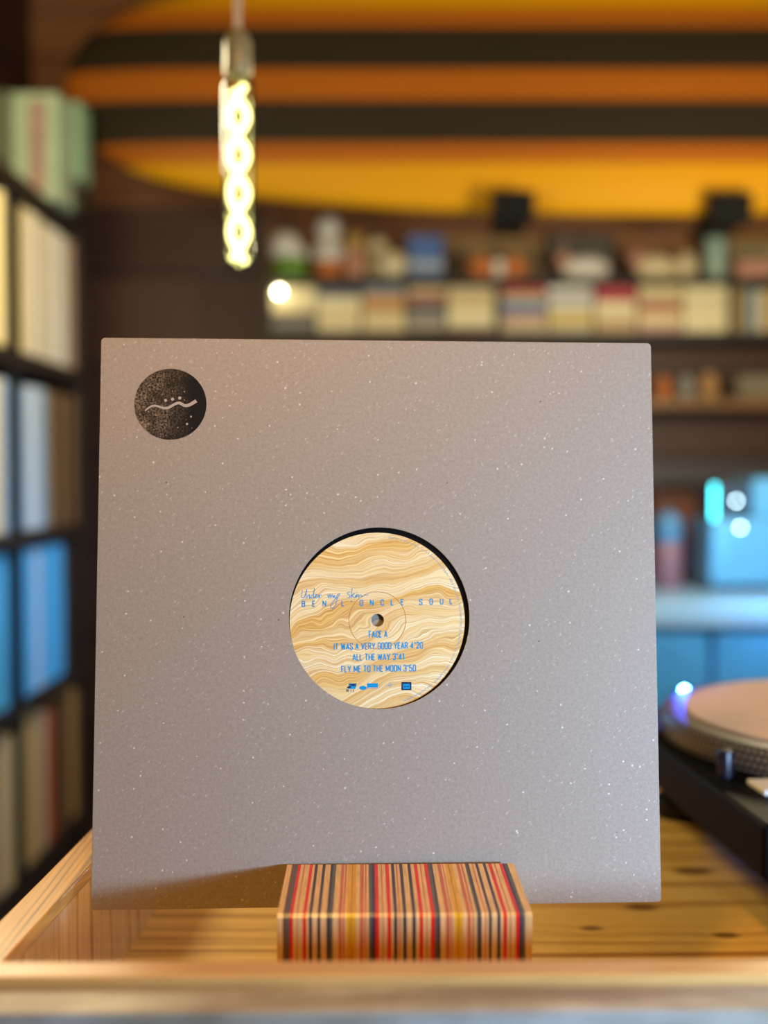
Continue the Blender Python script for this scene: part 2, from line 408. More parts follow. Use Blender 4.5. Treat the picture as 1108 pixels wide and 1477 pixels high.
# ================================================================== STRIPED WOODEN BLOCK
TAN, BRN, RED, NVY, YEL, RBR, GRY = range(7)
stripe_cols = [(236, 190, 122), (120, 82, 62), (232, 40, 28), (66, 54, 70), (234, 168, 24), (208, 110, 70), (98, 94, 82)]
M_str = []
for nme, c in zip(('tan', 'brown', 'red', 'navy', 'yellow', 'russet', 'grey'), stripe_cols):
    g = NT('veneer_' + nme); x = g.xyz()
    n = g.noise(g.comb(g.math('MULTIPLY', x[0], 900.0), g.math('MULTIPLY', x[1], 60.0), g.math('MULTIPLY', x[2], 60.0)), 1.0, 3)
    L = lin(c)
    col = g.ramp(n, [(0.3, tuple(v * 0.86 for v in L)), (0.65, tuple(min(1, v * 1.15) for v in L))])
    M_str.append(g.out(col, 0.4, 0.12, 0.4, 0.2))
edges = [(58, TAN), (80, BRN), (92, GRY), (105, RED), (118, TAN), (131, RBR), (135, TAN), (155, RED), (168, TAN), (178, NVY), (190, TAN), (210, NVY), (222, TAN),
         (245, NVY), (256, GRY), (268, TAN), (290, RBR), (302, TAN), (306, RBR), (313, TAN), (320, YEL), (337, GRY), (339, YEL), (355, TAN), (370, RBR), (385, TAN), (390, RBR), (396, TAN), (405, GRY), (417, NVY), (430, RED), (444, TAN), (456, RBR), (461, TAN),
         (475, RED), (490, TAN), (500, NVY), (513, TAN), (520, RBR), (525, TAN), (535, NVY), (548, TAN), (570, NVY), (583, TAN), (597, RED), (611, TAN), (622, RBR), (627, TAN), (640, RED), (655, GRY), (668, NVY), (676, TAN),
         (697, RBR), (712, TAN), (717, RBR), (722, TAN), (730, YEL), (744, GRY), (746, YEL), (761, TAN), (778, RBR), (792, TAN), (797, RBR), (804, TAN), (815, GRY), (823, NVY), (832, TAN), (845, RBR), (850, TAN), (860, NVY), (871, TAN), (892, NVY), (904, TAN), (915, RED), (929, TAN),
         (940, RBR), (945, TAN), (962, RED), (976, NVY), (986, GRY), (998, TAN), (1025, TAN)]
BW = 0.1245; HB = 0.095
blk = None
def make_block():
    bm = B(); ch = 0.0016
    # outline seen from the side: front, bevelled top edge, slanted slot that holds the sleeve, back
    prof = [(0, 0), (0, HB - ch), (ch, HB), (0.0695, HB), (0.0672, 0.0712), (0.0800, 0.0712), (0.0832, HB), (0.125 - ch, HB), (0.125, HB - ch), (0.125, 0)]
    xs = [(-BW / 2 + (e[0] - 58) / 967 * BW, e[1]) for e in edges]
    prof2 = [(p[0], p[1]) for p in prof]
    rings = [[bm.verts.new((x, y, z)) for y, z in prof2] for x, _ in xs]
    n = len(prof)
    for i in range(len(xs) - 1):
        for k in range(n):
            f = bm.faces.new((rings[i][k], rings[i + 1][k], rings[i + 1][(k + 1) % n], rings[i][(k + 1) % n])); f.material_index = xs[i][1]
    bm.faces.new(rings[0][::-1]); bm.faces.new(rings[-1])
    return bm
o = obj('display_block', make_block(), M_str)
o.location = (0.0102, 0.5335, ZF); o.rotation_euler = (0, 0, math.radians(0.9))
tag(o, 'small block of striped laminated wood holding the record sleeve upright', 'record stand')

# ================================================================== RECORD SLEEVE
SW = 0.3150; SH = 0.31644
sleeve = thing('record_sleeve', 'square grey-brown cardboard record sleeve with round centre hole, standing in the striped block', 'record sleeve',
               (-0.0024239, 0.60421317, CZ - 0.2379), (-0.10682303, 0.00433343, 0.04828997))
HX, HZ, HR = 0.0, 0.1584, 0.0508            # the centre hole
def panel(y0, y1, hole, ins=0.0):
    bm = B(); N = 96
    def outline(y):
        rc = 0.0022; pts = []
        for cx, cz, a0 in ((SW / 2 - rc, SH - rc, 0), (-SW / 2 + rc, SH - rc, 90), (-SW / 2 + rc, rc, 180), (SW / 2 - rc, rc, 270)):
            for k in range(5):
                a = math.radians(a0 + 22.5 * k); pts.append((cx + (rc - ins) * math.cos(a), y, cz + (rc - ins) * math.sin(a)))
        return pts
    def loop(pts):
        vs = [bm.verts.new(p) for p in pts]; es = [bm.edges.new((vs[i], vs[(i + 1) % len(vs)])) for i in range(len(vs))]
        return vs, es
    def ring(y): return [(HX + HR * math.cos(2 * PI * k / N), y, HZ + HR * math.sin(2 * PI * k / N)) for k in range(N)]
    sides = []
    for y in (y0, y1):
        vo, eo = loop(outline(y)); vi, ei = loop(ring(y)) if hole else ([], [])
        bmesh.ops.triangle_fill(bm, use_beauty=True, edges=eo + ei)
        sides.append((vo, vi))
    for idx in ((0, 1) if hole else (0,)):
        a, b = sides[0][idx], sides[1][idx]
        for k in range(len(a)):
            j = (k + 1) % len(a); bm.faces.new((a[k], a[j], b[j], b[k]))
    return bm
obj('front_panel', panel(0, 0.0007, True), M_sleeve, sleeve, bevel=0.00025, seg=1)
obj('back_panel', panel(0.0042, 0.0049, False), M_sleeve, sleeve)
bm = B()
box(bm, -SW / 2 + 0.0003, -SW / 2 + 0.0010, 0.0007, 0.0042, 0.002, SH - 0.002)
box(bm, SW / 2 - 0.0010, SW / 2 - 0.0003, 0.0007, 0.0042, 0.002, SH - 0.002)
box(bm, -SW / 2 + 0.002, SW / 2 - 0.002, 0.0007, 0.0042, 0.0003, 0.0010)
obj('folded_edge', bm, M_sleeve, sleeve)
# printed round emblem, top left corner
EX, EZ, ER = -0.11815, 0.2787, 0.02025
emb = obj('printed_emblem', (lambda b: (disc(b, 0, 0, ER, n=96), b)[1])(B()), M_emblem, sleeve, recalc=False); emb.location = (EX, -0.00008, EZ)
emb['label'] = 'black round emblem with a pale wavy line and dots'
k = ER / 376.0                              # emblem drawing units
bm = B()
wave = catmull([(-262, -72), (-225, -40), (-180, -18), (-140, -20), (-90, -36), (-50, -42), (-15, -36), (30, -8), (75, 12), (105, 10), (140, -10), (170, -14), (210, 0), (270, 38)], 6)
ws = []
for p in wave:
    tt = (p.x + 262) / 532; ws.append((16 + 20 * tt) * k)
ribbon(bm, [(p.x * k, p.y * k) for p in wave], ws)
obj('wave_line', bm, M_tan_line, emb, recalc=False).location = (0, -0.00008, 0)
bm = B()
for px, pz, r in ((-50, 40, 16), (22, 53, 17), (97, 66, 17), (216, -130, 10), (176, -208, 12)):
    disc(bm, px * k, pz * k, r * k, n=16)
obj('dots', bm, M_tan_line, emb, recalc=False).location = (0, -0.00008, 0)

# ================================================================== VINYL RECORD INSIDE THE SLEEVE
rec = thing('vinyl_record', 'black vinyl record inside the sleeve, yellow agate label showing through the hole', 'vinyl record', (0, 0, 0))
LX, LZ = -0.0010, 0.15695
rec.matrix_world = Matrix.Translation((-0.0024239, 0.60421317, CZ - 0.2379)) @ Euler((-0.10682303, 0.00433343, 0.04828997)).to_matrix().to_4x4() @ Matrix.Translation((LX, 0.0026, LZ))
def annulus(r0, r1, y0, y1, n=96):
    bm = B(); rr = []
    for r, y in ((r0, y0), (r1, y0), (r1, y1), (r0, y1)):
        rr.append([bm.verts.new((r * math.cos(2 * PI * i / n), y, r * math.sin(2 * PI * i / n))) for i in range(n)])
    for a, b in zip(rr, rr[1:] + rr[:1]):
        for i in range(n): j = (i + 1) % n; bm.faces.new((a[i], a[j], b[j], b[i]))
    return bm
obj('disc', annulus(0.0036, 0.1505, -0.0006, 0.0008), M_vinyl, rec, smooth=True)
lab = obj('record_label', annulus(0.0036, 0.0494, -0.0008, -0.0006), M_agate, rec)
lab['label'] = 'yellow and cream agate-patterned paper label with blue print'
u = 0.000104                                # one drawing unit of the label
def L(px, py): return ((px - 539) * u, -(py - 577) * u)
def on_label(name, bm, m, y=-0.00086):
    o = obj(name, bm, m, lab, recalc=False); o.location = (0, y, 0); return o
# uppercase condensed lettering drawn as strokes: unit height 1, each glyph (width, strokes)
G = {
 'A': (.46, [[(0, 0), (.23, 1), (.46, 0)], [(.09, .28), (.37, .28)]]),
 'B': (.40, [[(.0, 0), (.0, 1)], [(0, 1), (.28, 1), (.38, .9), (.38, .62), (.28, .53), (0, .53)], [(.28, .53), (.4, .43), (.4, .1), (.3, 0), (0, 0)]]),
 'C': (.40, [[(.4, .68), (.4, .88), (.3, 1), (.1, 1), (0, .88), (0, .12), (.1, 0), (.3, 0), (.4, .12), (.4, .32)]]),
 'D': (.40, [[(0, 0), (0, 1), (.28, 1), (.4, .88), (.4, .12), (.28, 0), (0, 0)]]),
 'E': (.34, [[(.34, 1), (0, 1), (0, 0), (.34, 0)], [(0, .52), (.28, .52)]]),
 'F': (.34, [[(.34, 1), (0, 1), (0, 0)], [(0, .5), (.28, .5)]]),
 'G': (.40, [[(.4, .7), (.4, .88), (.3, 1), (.1, 1), (0, .88), (0, .12), (.1, 0), (.3, 0), (.4, .12), (.4, .48), (.2, .48)]]),
 'H': (.42, [[(0, 0), (0, 1)], [(.42, 0), (.42, 1)], [(0, .5), (.42, .5)]]),
 'I': (.02, [[(0, 0), (0, 1)]]),
 'L': (.32, [[(0, 1), (0, 0), (.32, 0)]]),
 'M': (.56, [[(0, 0), (0, 1), (.28, .2), (.56, 1), (.56, 0)]]),
 'N': (.44, [[(0, 0), (0, 1), (.44, 0), (.44, 1)]]),
 'O': (.40, [[(0, .12), (0, .88), (.1, 1), (.3, 1), (.4, .88), (.4, .12), (.3, 0), (.1, 0), (0, .12)]]),
 'R': (.42, [[(0, 0), (0, 1), (.28, 1), (.4, .88), (.4, .6), (.28, .5), (0, .5)], [(.24, .5), (.42, 0)]]),
 'S': (.40, [[(.4, .74), (.4, .88), (.3, 1), (.1, 1), (0, .88), (0, .68), (.4, .34), (.4, .12), (.3, 0), (.1, 0), (0, .12), (0, .28)]]),
 'T': (.42, [[(0, 1), (.42, 1)], [(.21, 1), (.21, 0)]]),
 'U': (.40, [[(0, 1), (0, .12), (.1, 0), (.3, 0), (.4, .12), (.4, 1)]]),
 'V': (.46, [[(0, 1), (.23, 0), (.46, 1)]]),
 'W': (.66, [[(0, 1), (.16, 0), (.33, .9), (.50, 0), (.66, 1)]]),
 'Y': (.46, [[(0, 1), (.23, .42), (.46, 1)], [(.23, .45), (.23, 0)]]),
 '0': (.40, [[(0, .12), (0, .88), (.1, 1), (.3, 1), (.4, .88), (.4, .12), (.3, 0), (.1, 0), (0, .12)]]),
 '1': (.16, [[(0, .84), (.14, 1), (.14, 0)]]),
 '2': (.40, [[(0, .74), (0, .88), (.1, 1), (.3, 1), (.4, .88), (.4, .64), (0, .02), (.4, .02)]]),
 '3': (.40, [[(0, .78), (0, .9), (.1, 1), (.3, 1), (.4, .9), (.4, .62), (.28, .53), (.14, .53)], [(.28, .53), (.4, .42), (.4, .1), (.3, 0), (.1, 0), (0, .1), (0, .24)]]),
 '4': (.44, [[(.3, 0), (.3, 1), (0, .24), (.44, .24)]]),
 '5': (.40, [[(.38, 1), (.03, 1), (0, .5), (.12, .6), (.3, .6), (.4, .48), (.4, .12), (.3, 0), (.1, 0), (0, .12), (0, .26)]]),
 "'": (.02, [[(0, 1), (0, .74)]]), '"': (.16, [[(0, 1.0), (0, .78)], [(.16, 1.0), (.16, .78)]]),
}
def text_width(s, gap, space):
    return sum((space if c == ' ' else G[c][0] + gap) for c in s) - gap
def inked(bm, pts, w):
    """a stroke split at its sharp corners, so that every leg keeps its full width"""
    P = [Vector(p) for p in pts]; run = [P[0]]; start_ext = 0.0
    for i in range(1, len(P)):
        run.append(P[i])
        last = i == len(P) - 1
        dot = 1.0 if last else (P[i] - P[i - 1]).normalized().dot((P[i + 1] - P[i]).normalized())
        if last or dot < 0.45:
            ext = 0.0 if last else (w * 0.5 if dot > -0.35 else w * 0.12)
            q = list(run); q[0] = q[0] - (q[1] - q[0]).normalized() * start_ext
            q[-1] = q[-1] + (q[-1] - q[-2]).normalized() * ext
            ribbon(bm, q, w, -0.000006 * (len(bm.verts) % 7)); run = [P[i]]; start_ext = ext
def write(bm, s, x0, x1, yb, hgt, slope=0.0, st=0.17, gap=0.22, space=0.34):
    """letters between x0 and x1 (drawing units), baseline yb, cap height hgt"""
    tw = text_width(s, gap, space); kx = (x1 - x0) / tw; x = 0
    for c in s:
        if c == ' ': x += space; continue
        w, strokes = G[c]
        for q in strokes:
            pts = []
            for px, pz in q:
                X = x0 + (x + px) * kx; pts.append(L(X, yb + slope * (X - x0) - pz * hgt))
            inked(bm, pts, st * hgt * u)
        x += w + gap
bm = B()
write(bm, 'FACE A', 494, 591, 669, 32, -0.01)
write(bm, 'IT WAS A VERY GOOD YEAR 4"20', 305, 783, 735, 32, -0.014)
write(bm, 'ALL THE WAY 3"41', 406, 681, 792, 32, -0.01)
write(bm, 'FLY ME TO THE MOON 3"50', 345, 745, 855, 32, -0.01)
on_label('track_list', bm, M_ink)
bm = B()
for c, px in zip("BENL'ONCLESOUL", (138, 194, 251, 352, 398, 452, 508, 565, 619, 674, 774, 831, 888, 940)):
    w = G[c][0] * 36; yb = 503 - (px - 138) * 0.016
    write(bm, c, px - w / 2, px + w / 2, yb, 29, -0.016, 0.19) if G[c][0] > 0.1 else ribbon(bm, [L(px, yb - 29), L(px, yb - 21)], 6 * u)
on_label('artist_name', bm, M_ink)
bm = B()
def hand(pts, w=3.4): ribbon(bm, [(p.x, p.y) for p in catmull([L(*q) for q in pts], 6)], w * u)
hand([(132, 414), (128, 440), (132, 456), (142, 452), (152, 426), (156, 410), (152, 440), (154, 457), (164, 442), (170, 440), (171, 457), (178, 450)])
hand([(190, 440), (180, 444), (180, 456), (190, 450), (198, 404), (192, 440), (194, 456), (204, 450), (211, 440), (205, 438), (202, 450), (208, 457), (218, 448), (222, 440), (222, 457), (228, 440), (236, 442)])
hand([(266, 444), (272, 440), (274, 456), (280, 440), (284, 442), (285, 456), (292, 440), (296, 442), (298, 455), (306, 442), (306, 454), (314, 456), (324, 438), (334, 436), (322, 458), (312, 492), (300, 512), (288, 510), (286, 498), (300, 474), (322, 452)])
hand([(390, 424), (380, 426), (376, 434), (388, 442), (386, 454), (374, 456)])
hand([(402, 402), (398, 430), (396, 456), (400, 442), (414, 432), (402, 444), (416, 456), (424, 438), (424, 454), (432, 438), (436, 440), (436, 454), (446, 440), (452, 442), (452, 452), (468, 442), (488, 440)])
hand([(425, 426), (428, 425)], 5)
on_label('handwritten_title', bm, M_ink)
# row of four small logos
bm = B(); write(bm, 'R I I', 372, 410, 962, 14, 0, 0.2); ribbon(bm, [L(374, 938), L(424, 916)], 4 * u)
for a, b2, c, d in ((384, 418, 918, 923), (378, 396, 932, 940), (400, 424, 925, 930)): rect(bm, *(L(a, 0)[0], L(b2, 0)[0]), L(0, d)[1], L(0, c)[1])
on_label('logo', bm, M_ink_dark, -0.00090)
bm = B(); q = [L(380, 945), L(420, 945), L(426, 916), L(386, 916)]; bm.faces.new([bm.verts.new((a, 0, b)) for a, b in q]); on_label('logo_ground', bm, M_ink)
bm = B(); x, z = L(460, 940); disc(bm, x, z, 20 * u, 11 * u); rect(bm, L(482, 0)[0], L(541, 0)[0], L(0, 938)[1], L(0, 916)[1])
for i in range(6): rect(bm, L(484 + i * 10, 0)[0], L(490 + i * 10, 0)[0], L(0, 944)[1], L(0, 941)[1])
on_label('logo', bm, M_ink)
bm = B(); x, z = L(607, 925); ribbon(bm, [(x + 9 * u * math.cos(a * PI / 8), z + 9 * u * math.sin(a * PI / 8)) for a in range(17)], 2 * u); ribbon(bm, [L(582, 930), L(634, 924)], 2.5 * u); ribbon(bm, [L(607, 908), L(605, 938)], 2 * u)
on_label('logo', bm, M_ink_pale)
bm = B(); rect(bm, L(668, 0)[0], L(722, 0)[0], L(0, 953)[1], L(0, 910)[1]); on_label('logo', bm, M_ink_dark)
bm = B(); rect(bm, L(676, 0)[0], L(714, 0)[0], L(0, 947)[1], L(0, 920)[1]); o = on_label('logo_ground', bm, M_ink, -0.00090)
bm = B()
for i in range(4): rect(bm, L(681 + i * 7.5, 0)[0], L(685.5 + i * 7.5, 0)[0], L(0, 938)[1], L(0, 930)[1])
for i in range(5): rect(bm, L(677 + i * 8, 0)[0], L(682 + i * 8, 0)[0], L(0, 918)[1], L(0, 913)[1])
on_label('logo', bm, M_ink_dark, -0.00094)
# tiny print running round the rim
bm = B(); rnd = random.Random(3); a = 82.0
while a > -72:
    r = 459 * u + rnd.uniform(-2, 2) * u; hh = rnd.uniform(5, 12) * u; t = math.radians(a)
    if rnd.random() < 0.84: ribbon(bm, [(r * math.cos(t), r * math.sin(t)), ((r - hh) * math.cos(t), (r - hh) * math.sin(t))], 3.2 * u)
    a -= 0.85
on_label('rim_print', bm, M_ink_pale)
bm = B(); rr = 0.01600
tube(bm, [(rr * math.cos(2 * PI * i / 64), 0, rr * math.sin(2 * PI * i / 64)) for i in range(65)], 0.00018, 6)
obj('pressed_ring', bm, M_ring, lab, smooth=True).location = (0, -0.0008, 0)

# ================================================================== TURNTABLE
M_tt = mat('turntable_black', lin((9, 7, 6)), 0.6, 0.08, var=0.15, vscale=300)
M_rub = mat('black_rubber', lin((14, 13, 13)), 0.7)
M_felt = mat('peach_felt', lin((204, 172, 146)), 0.9, var=0.05, vscale=60, bump=0.4, bscale=1500)
M_felt2 = mat('pale_felt_print', lin((222, 196, 172)), 0.9)
M_alu = mat('brushed_metal', lin((190, 182, 166)), 0.35, metal=0.8)
def strobe():
    g = NT('strobe_dot_rim'); x = g.xyz()
    ang = g.math('ARCTAN2', x[1], x[0]); q = g.math('MULTIPLY', ang, 190 / (2 * PI)); zz = g.math('DIVIDE', x[2], 0.0052)
    row = g.math('FLOOR', zz)
    fx = g.math('SUBTRACT', g.math('FRACT', g.math('ADD', q, g.math('MULTIPLY', row, 0.5))), 0.5); fz = g.math('SUBTRACT', g.math('FRACT', zz), 0.5)
    d = g.math('SQRT', g.math('ADD', g.math('MULTIPLY', fx, fx), g.math('MULTIPLY', fz, fz)))
    return g.out(g.mix(g.math('LESS_THAN', d, 0.34), lin((44, 38, 32)), lin((128, 114, 94))), 0.4)
M_strobe = strobe()
TZ = CZ - 0.220                              # plinth top
tt_rot = math.atan2(0.016, 0.202)
PCX, PCY = 0.399, 0.902
tt = thing('turntable', 'black turntable with peach felt slipmat and dotted platter rim behind the sleeve', 'turntable', (PCX, PCY, ZF), (0, 0, tt_rot))
hz = TZ - ZF
def rbox(x0, x1, y0, y1, z0, z1): return bx(x0, x1, y0, y1, z0, z1)
obj('plinth', rbox(-0.1770, 0.275, -0.200, 0.155, hz - 0.036, hz), M_tt, tt, bevel=0.004, seg=3)
obj('lower_base', rbox(-0.135, 0.255, -0.165, 0.130, 0.016, hz - 0.036), M_rub, tt, bevel=0.003)
for sx, sy in ((-0.12, -0.15), (0.225, -0.15), (-0.12, 0.11), (0.225, 0.11)):
    bm = B(); lathe(bm, [(0.026, 0), (0.028, 0.003), (0.028, 0.013), (0.022, 0.016)], sx, sy, 0, 24); obj('foot', bm, M_rub, tt, smooth=True)
bm = B(); lathe(bm, [(0.150, 0.0), (0.1655, 0.0015), (0.1665, 0.004), (0.1665, 0.0195), (0.1655, 0.0215), (0.150, 0.0225)], 0, 0, 0, 128)
pl = obj('platter', bm, M_strobe, tt, smooth=True); pl.location = (0, 0, hz + 0.001)
bm = B(); lathe(bm, [(0.003, 0), (0.1475, 0), (0.1475, 0.0018), (0.003, 0.0018)], 0, 0, 0.0226, 96)
sm = obj('slipmat', bm, M_felt, pl); sm['label'] = 'peach felt slipmat with a paler ring pattern'
bm = B(); lathe(bm, [(0.060, 0), (0.078, 0), (0.078, 0.0002), (0.060, 0.0002)], 0, 0, 0.0245, 64)
obj('ring_print', bm, M_felt2, pl)
bm = B(); lathe(bm, [(0.0036, 0), (0.0036, 0.012), (0.002, 0.015), (0, 0.0152)], 0, 0, 0.0226, 20); obj('spindle', bm, M_alu, pl, smooth=True)
# tonearm and pitch slider on the right-hand side
bm = B(); lathe(bm, [(0.034, 0), (0.034, 0.012), (0.03, 0.016), (0.014, 0.018), (0.014, 0.045), (0.010, 0.05)], 0.222, 0.085, hz, 32)
ta = obj('tonearm_base', bm, M_alu, tt, smooth=True)
bm = B(); tube(bm, catmull([(0.222, 0.14, hz + 0.045), (0.222, 0.085, hz + 0.045), (0.222, -0.02, hz + 0.045), (0.205, -0.08, hz + 0.043), (0.190, -0.13, hz + 0.035)], 6), 0.0045, 10); obj('tonearm', bm, M_alu, tt, smooth=True)
obj('pitch_slider', bx(0.232, 0.252, -0.18, -0.05, hz, hz + 0.003), M_alu, tt)
inv = Matrix.Rotation(-tt_rot, 3, 'Z')
def ttl(X, Y): return inv @ Vector((X - PCX, Y - PCY, 0))
p = ttl(0.274, 0.768); bm = bx(p.x - 0.015, p.x + 0.015, p.y - 0.015, p.y + 0.015, hz, hz + 0.004)
obj('start_button', bm, mat('white_print', lin((222, 216, 200)), 0.4), tt, bevel=0.001)['label'] = 'square silver start button'
p = ttl(0.2485, 0.800); bm = B(); lathe(bm, [(0.006, 0), (0.006, 0.017), (0.005, 0.02), (0, 0.0205)], p.x, p.y, hz, 20); obj('speed_knob', bm, mat('blue_black_plastic', lin((20, 22, 36)), 0.3), tt, smooth=True)
p = ttl(0.2862, 1.05); bm = B(); lathe(bm, [(0.011, 0), (0.011, 0.012), (0.009, 0.0135)], p.x, p.y, hz, 24); sp_ = obj('lamp_post', bm, M_tt, tt, smooth=True)
bm = B(); ball(bm, (p.x, p.y, hz + 0.0150), 0.0042, 0.0042, 0.0036); obj('pilot_light', bm, emit('blue_led', (0.06, 0.34, 1.0), 150), sp_, smooth=True)
l = point('turntable_pilot_glow', (0.2862 - 0.003, 1.05, TZ + 0.030), 0.25, (0.02, 0.08, 1.0), 0.004)

# ================================================================== PENDANT LAMP
pend = thing('pendant_lamp', 'bare tubular filament bulb glowing on a cord in front of the striped board', 'pendant lamp', at(344, 112, 1.10))
M_brass = mat('aged_brass', lin((150, 142, 100)), 0.4, metal=0.15)
M_cord = mat('pale_cord', lin((190, 166, 130)), 0.7)
topz = ZC - pend.location.z
bm = B(); tube(bm, [(0, 0, 0.044), (0, 0, topz - 0.03)], 0.0040, 10); obj('cord', bm, M_cord, pend, smooth=True)
bm = B(); lathe(bm, [(0.05, -0.03), (0.055, -0.02), (0.055, 0)], 0, 0, topz, 32); obj('ceiling_rose', bm, M_brass, pend, smooth=True)
bm = B(); lathe(bm, [(0.011, 0.0), (0.0138, 0.004), (0.0138, 0.034), (0.011, 0.040), (0.006, 0.046)], 0, 0, 0, 28); obj('socket', bm, M_brass, pend, smooth=True)
gm = bpy.data.materials.new('bulb_glass'); gm.use_nodes = True; nt = gm.node_tree; nt.nodes.remove(nt.nodes['Principled BSDF'])
tr = nt.nodes.new('ShaderNodeBsdfTransparent'); tr.inputs[0].default_value = (0.93, 0.91, 0.86, 1); gs = nt.nodes.new('ShaderNodeBsdfGlossy'); gs.inputs['Roughness'].default_value = 0.06
lw = nt.nodes.new('ShaderNodeLayerWeight'); lw.inputs['Blend'].default_value = 0.25; mx = nt.nodes.new('ShaderNodeMixShader')
nt.links.new(lw.outputs['Fresnel'], mx.inputs[0]); nt.links.new(tr.outputs[0], mx.inputs[1]); nt.links.new(gs.outputs[0], mx.inputs[2]); nt.links.new(mx.outputs[0], nt.nodes['Material Output'].inputs[0])
BL = 0.184
bm = B(); lathe(bm, [(0.0118, 0.0), (0.0150, -0.006), (0.0155, -0.012), (0.0155, -BL + 0.016), (0.0145, -BL + 0.009), (0.0110, -BL + 0.003), (0.005, -BL + 0.0003), (0, -BL)], 0, 0, 0, 32)
gb = obj('bulb', bm, gm, pend, smooth=True)
M_fil = emit('filament', (1.0, 0.95, 0.32), 4.5)
for ph in (0, PI):
    bm = B(); n = 96; pts = []
    for i in range(n + 1):
        t = i / n; a = ph - 0.27 * PI + t * 4.48 * PI; pts.append((0.0082 * math.sin(a), 0.0082 * math.cos(a), -0.010 - t * (BL - 0.016)))
    tube(bm, pts, 0.0037, 10); obj('filament', bm, M_fil, gb, smooth=True)

# ================================================================== STRIPED BOARD ON THE WALL
YS = 2.98
c0 = at(92, 131, YS); sc = YS / 1600
def board_mat():
    g = NT('striped_lacquer'); x = g.xyz()
    d = g.math('DIVIDE', g.math('ABSOLUTE', x[2]), 0.34)
    w = g.noise(g.comb(g.math('MULTIPLY', x[0], 3.0), 0.0, g.math('MULTIPLY', x[2], 120.0)), 1.0, 3)
    P = lambda v: v * sc / 0.34
    OR, DK, YE = lin((178, 98, 18)), lin((26, 34, 26)), lin((226, 160, 0))
    c = g.ramp(d, [(0.0, OR), (P(21), DK), (P(80), OR), (P(107), YE)], 'CONSTANT')
    c = g.mix(g.math('MULTIPLY', w, 0.3), c, tuple(v * 0.7 for v in lin((120, 70, 24))))
    return g.out(c, 0.55, 0.0, 0.15, 0.3)
M_board = board_mat()
prof = [(0, 0), (0.004, .10), (0.012, .19), (.03, .31), (.06, .44), (.12, .59), (.2, .71), (.3, .795), (.48, .885), (.75, .965), (1.0, 1.0), (1.5, 1.02), (1.9, .98), (2.2, .86), (2.45, .66), (2.58, .42), (2.64, .2), (2.66, 0)]
cm = catmull([(a, b, 0) for a, b in prof], 4)
bm = B(); NV = 24; rings = []
for p in cm:
    X = p.x * 600 * sc; hw = max(p.y, 0.001) * 172 * sc; ring = []
    th = 0.045 * min(1, (p.y * 1.25)) + 0.004
    for j in range(NV):
        a = 2 * PI * j / NV; cx, sx = math.cos(a), math.sin(a)
        ring.append(bm.verts.new((X, -th * math.copysign(abs(sx) ** 0.75, sx), hw * math.copysign(abs(cx) ** 0.85, cx))))
    rings.append(ring)
for a, b in zip(rings, rings[1:]):
    for j in range(NV): bm.faces.new((a[j], a[(j + 1) % NV], b[(j + 1) % NV], b[j]))
bm.faces.new(rings[0]); bm.faces.new(rings[-1][::-1])
o = obj('surfboard', bm, M_board, smooth=True); o.location = c0
tag(o, 'long surfboard striped yellow, orange and near-black, hung high across the back wall', 'surfboard')
for i, (px, py, lb) in enumerate(((738, 299, 'black bracket under the striped board, above the dim framed picture on the shelf'), (1048, 302, 'black bracket under the striped board, nearest the right edge of the photo'))):
    c = at(px, py, 2.92)
    t = thing('board_bracket', lb, 'bracket', (c.x, YB, c.z), group='brackets under the surfboard')
    hw = 0.055
    bm = B(); box(bm, -hw, hw, 2.872 - YB, 2.915 - YB, -0.040, 0.034); obj('lip', bm, M_matt_black, t, bevel=0.006)
    obj('cradle', bx(-hw * 0.8, hw * 0.8, 2.915 - YB, 3.07 - YB, -0.040, -0.022), M_matt_black, t)
    obj('upright', bx(-hw * 0.6, hw * 0.6, 3.05 - YB, 3.07 - YB, -0.022, 0.30), M_matt_black, t)
    obj('arm', bx(-hw * 0.6, hw * 0.6, 3.07 - YB, -0.010, 0.27, 0.30), M_matt_black, t)
    obj('wall_plate', bx(-hw, hw, -0.010, 0, 0.20, 0.36), M_matt_black, t, bevel=0.002)

# ================================================================== SHELVES ON THE BACK WALL
YU = 3.40
def Z(py, Y=YU): return at(554, py, Y).z
def X(px, Y=YU): return (px - 554) / 1600 * Y
us = thing('wall_shelf', 'long dark wall shelf packed with stacked disc cases below and ornaments on top', 'shelf', (0, YB, Z(482)))
zb = Z(482)
XE = X(1250)
obj('top_board', bx(X(384), XE, YU - YB, 0, Z(408) - zb, Z(399) - zb), M_shelf_black, us)
obj('bottom_board', bx(X(384), XE, YU - YB, 0, Z(490) - zb, Z(478) - zb), M_shelf_black, us)
for a, b in ((384, 389.5), (715.5, 721), (1051.5, 1058), (1200, 1206)):
    obj('upright', bx(X(a), X(b), YU - YB, -0.011, Z(478) - zb, Z(408) - zb), M_shelf_black, us)
obj('back_board', bx(X(384), XE, -0.011, -0.001, Z(478) - zb, Z(408) - zb), M_shelf_black, us)

